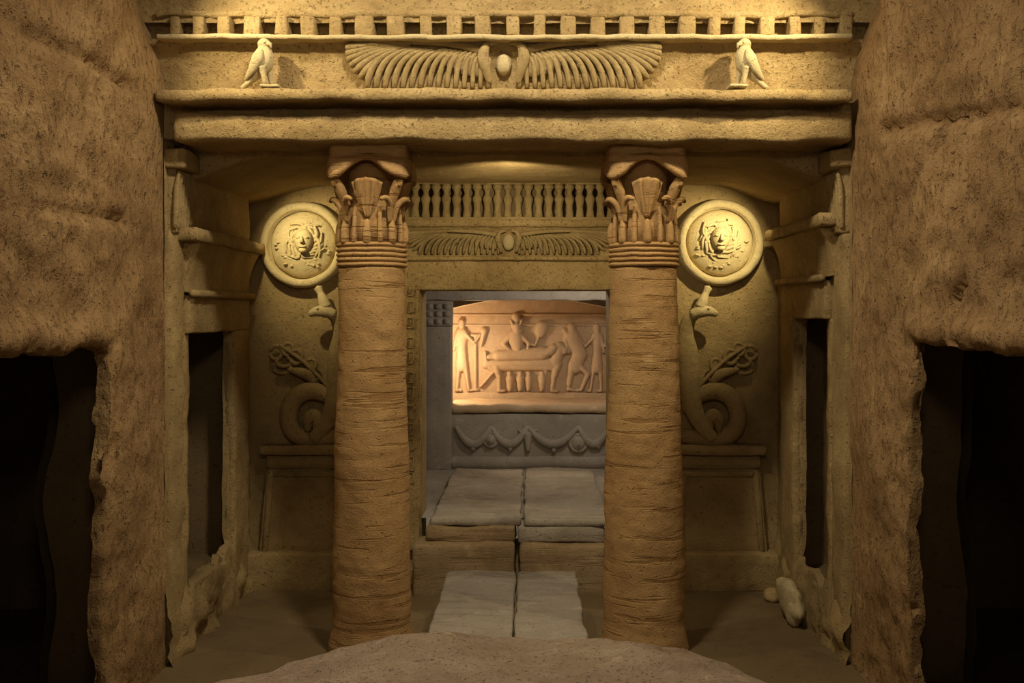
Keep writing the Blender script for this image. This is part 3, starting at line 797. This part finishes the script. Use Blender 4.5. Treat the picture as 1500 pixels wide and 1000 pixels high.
# corner pilasters at the mouth of the porch, with leafy capitals
def anta(side):
    X0 = XL if side < 0 else XR; s = -side
    t = thing('corner_pilaster', 'narrow worn pilaster with a leafy capital at the mouth of the porch', 'pilaster', (X0, 6.84, 0), 'pilasters beside the porch mouth')
    def bx(a, b): return (min(X0 + s * a, X0 + s * b), max(X0 + s * a, X0 + s * b))
    build('shaft', rbox(*bx(-.08, .03), 6.76, 7.0, -.01, 2.86, .045, .025, .03, 4, 3 + side, .012), 'back', t)
    build('capital', rbox(*bx(-.06, .05), 6.77, 6.99, 2.84, 3.30, .05, .02, .015, 6, 2, .008), 'back', t)
    for i in range(5):
        y = 6.77 + i * .055
        build('leaf', tube([(X0 + s * .045, y, 2.88), (X0 + s * .052, y, 3.0), (X0 + s * .056, y, 3.14), (X0 + s * .075, y, 3.25)], [.017, .020, .019, .012], 8, None, True, 3), 'back', t)
    build('abacus', rbox(*bx(-.06, .13), 6.72, 7.05, 3.27, 3.40, .05, .02, .018, 5, 4, .006), 'back', t)
anta(-1); anta(1)

# ================================================================== STEPS AND SLABS
sx0, sx1 = -0.685, 0.365
def slab(x0, x1, y0, y1, z0, z1, seed, label, grp):
    tag(build('paving_slab', rbox(x0, x1, y0, y1, z0, z1, .045, .018, .018, 3.2, seed, .006), 'slab'), label, 'slab', grp)
lab1 = 'grey weathered slab of the lower pair lying on the porch floor between the columns'
lab2 = 'grey weathered slab of the upper pair lying on the floor inside the doorway'
mid = PX(755, 7.6)
slab(sx0, mid - .006, 6.55, 8.42, .10, .205, 1, lab1, 'lower slabs between the columns')
slab(mid + .006, sx1, 6.55, 8.40, .10, .20, 2, lab1, 'lower slabs between the columns')
slab(-.835, -.085, 8.50, 11.15, .545, .615, 3, lab2, 'upper slabs inside the doorway')
slab(-.065, .66, 8.46, 11.25, .545, .605, 4, lab2, 'upper slabs inside the doorway')
tag(build('support_block', rbox(sx0 + .10, sx1 - .10, 6.7, 8.35, -.01, .11, .07, .02, .01, 4, 8), 'step'), 'low stone base carrying the lower grey slabs', 'block')
tag(build('stone_step', rbox(PX(606, 8.4), PX(755, 8.4), 8.36, 8.70, -.02, PZ(797, 8.36), .05, .03, .02, 4, 11, .008), 'step'), 'worn stone step directly below the brown ledge block of the doorway', 'step', 'steps below the doorway')
tag(build('stone_step', rbox(PX(761, 8.4), PX(889, 8.4), 8.38, 8.70, -.02, PZ(799, 8.38), .05, .03, .02, 4, 12, .008), 'step'), 'worn stone step directly below the grey ledge block of the doorway', 'step', 'steps below the doorway')
tag(build('ledge_block', rbox(PX(622, 8.42), PX(755, 8.42), 8.44, 9.0, PZ(795, 8.44), .55, .05, .025, .02, 4, 13, .008), 'step'), 'brown ledge block directly under the front edge of an upper slab', 'step')
tag(build('ledge_block', rbox(PX(758, 8.42), PX(886, 8.42), 8.47, 9.0, PZ(796, 8.44), .55, .05, .02, .015, 4, 14, .006), 'slab'), 'grey ledge block directly under the front edge of an upper slab', 'step')

# ================================================================== BURIAL CHAMBER
nf = thing('burial_niche_surround', 'grey stone pilasters and lintel framing the lit burial niche', 'portal', ((NX0 + NX1) / 2, YN, CZF))
for a, b in ((624, 662), (899, 937)):
    x0, x1 = PX(a, YN), PX(b, YN)
    p = build('pilaster', rbox(x0, x1, YN - .09, YN + .05, CZF - .01, PZ(477, YN), .06, .012, .008, 4, a, .003), 'grey', nf)
    build('capital', rbox(x0 - .012, x1 + .012, YN - .11, YN + .05, PZ(477, YN), PZ(440, YN), .05, .01, .005, 5, a), 'grey', nf)
    for r in range(3):
        for c in range(3):
            xx = x0 + (c + .5) * (x1 - x0) / 3; zz = PZ(445 + r * 11, YN) - .03
            build('carved_square', rbox(xx - .036, xx + .036, YN - .122, YN - .1, zz - .03, zz + .03, .03, .006), 'grey', p)
build('lintel', rbox(PX(612, YN), PX(945, YN), YN - .14, YN + .05, PZ(440, YN), PZ(422, YN - .14), .05, .015, .012, 5, 3, .004), 'grey', nf)

sar = thing('sarcophagus', 'grey stone sarcophagus with carved garlands standing in the burial niche', 'sarcophagus', (0, YN + .4, CZF))
zl = PZ(606, YN)
build('chest', rbox(NX0 - .02, NX1 + .02, YN - .02, YW - .06, CZF - .01, zl, .06, .012, .008, 4, 5, .003), 'grey', sar)
build('base_moulding', rbox(NX0 - .02, NX1 + .02, YN - .06, YN + .02, CZF - .01, PZ(668, YN), .06, .015, .006, 4, 6), 'grey', sar)
build('lid', rbox(NX0 - .02, NX1 + .02, YN - .045, YW - .06, zl + .01, PZ(592, YN), .05, .03, .018, 4, 7, .008), 'tomb', sar)
# garland swags with masks
k = YN / F
def yb_(px, py, d): p = pt(px, py, YN); return Vector((p.x, YN - .02 - d, p.z))
for (a, b) in ((668, 719), (719, 773), (773, 847), (847, 892)):
    n = 9; pth = []
    for i in range(n + 1):
        f = i / n; pth.append(yb_(a + (b - a) * f, 624 + 26 * math.sin(math.pi * f) ** 0.9, .02))
    build('garland', tube(pth, [3 * k + 4 * k * math.sin(math.pi * i / n) for i in range(n + 1)], 10, (1, .8)), 'grey', sar)
for (cx, cy, r) in ((719, 643, 9), (847, 648, 11)):
    m_ = build('mask', ellipsoid(yb_(cx, cy, .01), (r * k, .05, r * 1.05 * k), 16, 10), 'grey', sar)
    build('hair_wreath', tube([yb_(cx + r * 1.1 * math.cos(a), cy + r * 1.1 * math.sin(a), .012) for a in [i * 2 * math.pi / 18 for i in range(19)]], 3.4 * k, 8), 'grey', m_)
    build('nose', tube([yb_(cx, cy - 3, .06), yb_(cx, cy + 3, .068)], [1 * k, 2.2 * k], 8), 'grey', m_)
bc = build('ox_skull', relief([(PX(773, YN), PZ(636, YN), PX(773, YN), PZ(658, YN), 7 * k, 4 * k, .05), (PX(773, YN), PZ(638, YN), PX(760, YN), PZ(630, YN), 3.5 * k, 2 * k, .03), (PX(773, YN), PZ(638, YN), PX(786, YN), PZ(630, YN), 3.5 * k, 2 * k, .03)], YN - .02, .01), 'grey', sar)
for cx, cy in ((693, 655), (747, 656), (811, 658), (876, 652)):
    build('tassel', tube([yb_(cx, cy - 6, .02), yb_(cx, cy, .025), yb_(cx, cy + 6, .01)], [2 * k, 4 * k, 2 * k], 8), 'grey', sar)

# carved scene on the end wall: coordinates taken on the wall plane
rel = thing('funeral_relief', 'warm lit carved wall scene of figures around a lion bed above the sarcophagus', 'relief', (0, YW, 1.3))
kk = YW / F
def zc_(zx, zy): return PX(650 + zx / 5.26, YW), PZ(430 + zy / 5.26, YW)
def caps(lst, h0=1.0):
    out = []
    for (ax, ay, bx, by, r0, r1, h) in lst:
        x0, z0 = zc_(ax, ay); x1, z1 = zc_(bx, by)
        out.append((x0, z0, x1, z1, r0 * kk / 5.26, r1 * kk / 5.26, h * h0))
    return out
def carve(name, lst, h0=1.5): return build(name, relief(caps(lst, h0), YW - .004, .011), 'tomb', rel)
def standing(x, top, bot, s, lean=0, arms=True):
    H = bot - top; u = H / 7.5
    l = [(x, top + .3 * u, x, top + .7 * u, .38 * u, .34 * u, .045), (x, top + 1 * u, x - s * 2, top + 1.5 * u, .2 * u, .3 * u, .03),
         (x - s * lean * .1, top + 1.5 * u, x - s * lean * .4, top + 3.2 * u, .68 * u, .45 * u, .05),
         (x - s * lean * .4, top + 3.2 * u, x - s * lean * .6, top + 4.9 * u, .52 * u, .70 * u, .055),
         (x - s * (lean * .6 + .3 * u), top + 4.7 * u, x - s * (lean + .5 * u), bot, .3 * u, .2 * u, .045),
         (x + s * .35 * u, top + 4.7 * u, x + s * .75 * u, bot, .3 * u, .2 * u, .045),
         (x - s * (lean + .5 * u), bot, x - s * (lean + .05 * u), bot, .16 * u, .14 * u, .04), (x + s * .75 * u, bot, x + s * 1.2 * u, bot, .16 * u, .14 * u, .04)]
    if arms:
        l += [(x + s * .5 * u, top + 1.6 * u, x + s * 1.3 * u, top + 2.5 * u, .24 * u, .2 * u, .05), (x + s * 1.3 * u, top + 2.5 * u, x + s * 2.0 * u, top + 1.6 * u, .2 * u, .16 * u, .045),
              (x - s * .5 * u, top + 1.6 * u, x - s * .8 * u, top + 3.2 * u, .24 * u, .18 * u, .045)]
    return l
carve('standing_figure', standing(140, 195, 745, 1))
carve('offering_stand', [(245, 330, 245, 740, 12, 16, .03), (215, 320, 280, 320, 14, 14, .035), (312, 285, 290, 400, 30, 8, .04), (230, 740, 262, 740, 14, 14, .03)])
carve('central_figure', [(562, 255, 566, 300, 34, 30, .055), (560, 300, 610, 278, 20, 9, .05), (520, 205, 535, 250, 8, 14, .045), (606, 200, 585, 245, 8, 14, .045), (558, 178, 558, 190, 34, 34, .04),
      (556, 340, 570, 430, 66, 44, .06), (505, 335, 460, 385, 24, 19, .05), (460, 385, 545, 470, 18, 14, .05), (610, 335, 655, 380, 24, 19, .05), (655, 380, 640, 470, 18, 15, .05), (572, 430, 590, 500, 46, 50, .05),
      (655, 380, 705, 400, 16, 13, .045), (705, 400, 740, 310, 12, 10, .04), (745, 300, 755, 262, 44, 52, .045)])
carve('lion_bed', [(330, 545, 860, 530, 34, 44, .05), (395, 560, 860, 560, 36, 36, .045), (860, 520, 895, 430, 50, 42, .06), (885, 415, 935, 430, 46, 30, .06), (925, 440, 930, 450, 24, 22, .06),
      (880, 540, 850, 640, 34, 24, .055), (850, 640, 835, 740, 22, 20, .05), (835, 745, 875, 748, 18, 16, .05), (790, 570, 780, 640, 20, 14, .03),
      (400, 560, 430, 640, 36, 24, .055), (430, 640, 430, 735, 22, 18, .05), (425, 745, 465, 748, 18, 14, .05), (345, 560, 385, 600, 18, 18, .045), (385, 600, 285, 715, 15, 10, .045), (330, 545, 322, 450, 22, 12, .04)])
carve('mummy', [(350, 488, 420, 478, 22, 34, .05), (420, 478, 760, 462, 44, 58, .07), (760, 462, 830, 440, 46, 38, .07), (840, 420, 850, 415, 36, 34, .07)])
for cx in (510, 590, 655, 758):
    carve('canopic_jar', [(cx, 655, cx, 735, 34, 22, .05), (cx, 618, cx, 625, 22, 22, .045)])
carve('robed_figure', [(985, 265, 990, 300, 36, 32, .055), (985, 330, 1050, 470, 62, 58, .06), (930, 280, 960, 340, 20, 16, .05), (935, 350, 960, 450, 22, 18, .05), (1045, 470, 1010, 560, 56, 60, .055), (985, 580, 965, 700, 30, 22, .05), (1050, 560, 1110, 620, 26, 20, .05), (1110, 620, 1060, 735, 22, 18, .05), (960, 735, 1000, 742, 16, 14, .045), (1060, 740, 1020, 744, 16, 12, .045)])
carve('tall_standing_figure', standing(1180, 235, 748, -1))
carve('tall_standing_figure', standing(1330, 235, 748, -1))
for py, r in ((461, 2.0), (476, 1.6)):
    build('border_band', tube([(-1.15, YW - .006, PZ(py, YW)), (0, YW - .006, PZ(py, YW)), (1.15, YW - .006, PZ(py, YW))], r * kk, 8, (1, .8), True, 6), 'tomb', rel)
build('ground_band', rbox(-1.15, 1.15, YW - .045, YW + .02, PZ(600, YW), PZ(574, YW), .05, .015, .012, 4, 3, .005), 'tomb', rel)

# ================================================================== FOREGROUND ROCK
rcx, rcy = PX(752, 4.3), 4.05
def dome():
    n, m = 110, 46; V = []; Fc = []
    for i in range(m + 1):
        f = i / m
        for k_ in range(n):
            th = 2 * math.pi * k_ / n
            if f < 0.7:
                g = f / 0.7; rr = g * 0.985; z = 0.885 - 0.40 * (1 - math.sqrt(max(0, 1 - (rr) ** 2.4)))
            else:
                g = (f - 0.7) / 0.3; rr = 0.985 + 0.02 * math.sin(g * math.pi / 2); z = (0.885 - 0.40 * (1 - math.sqrt(1 - 0.985 ** 2.4))) * (1 - g) - 0.03 * g
            p = Vector((rcx + 1.60 * rr * math.cos(th), rcy + 1.15 * rr * math.sin(th), z))
            fd = 0.055 * noise.fractal(p * 1.6, 1, 2, 5) + 0.014 * noise.fractal(p * 9, 0.8, 2, 4)
            p += Vector((math.cos(th) * rr * .6, math.sin(th) * rr * .6, 1)) * fd
            V.append(p)
    for i in range(m):
        for k_ in range(n): Fc.append((i * n + k_, i * n + (k_ + 1) % n, (i + 1) * n + (k_ + 1) % n, (i + 1) * n + k_))
    return V, Fc
tag(build('rock_mound', dome(), 'rock'), 'rounded rough rock mound in front of the two columns', 'rock')

# rubble at the foot of the right shrine
def boulder(name, c, r, seed, mat):
    v, f = ellipsoid(c, r, 22, 14); c = Vector(c)
    return build(name, ([p + (p - c) * (0.35 * noise.fractal((p - c) * 6 + Vector((seed, 0, 0)), 0.9, 2, 4)) for p in v], f), mat)
b1 = boulder('broken_block', (1.95, 7.72, .13), (.075, .27, .15), 2, 'pale'); tag(b1, 'pale broken stone lying against the foot of a niche post', 'stone')
b2 = boulder('broken_stone', (1.93, 8.22, .045), (.07, .10, .055), 5, 'back'); tag(b2, 'small brown broken stone near the pedestal corner', 'stone')
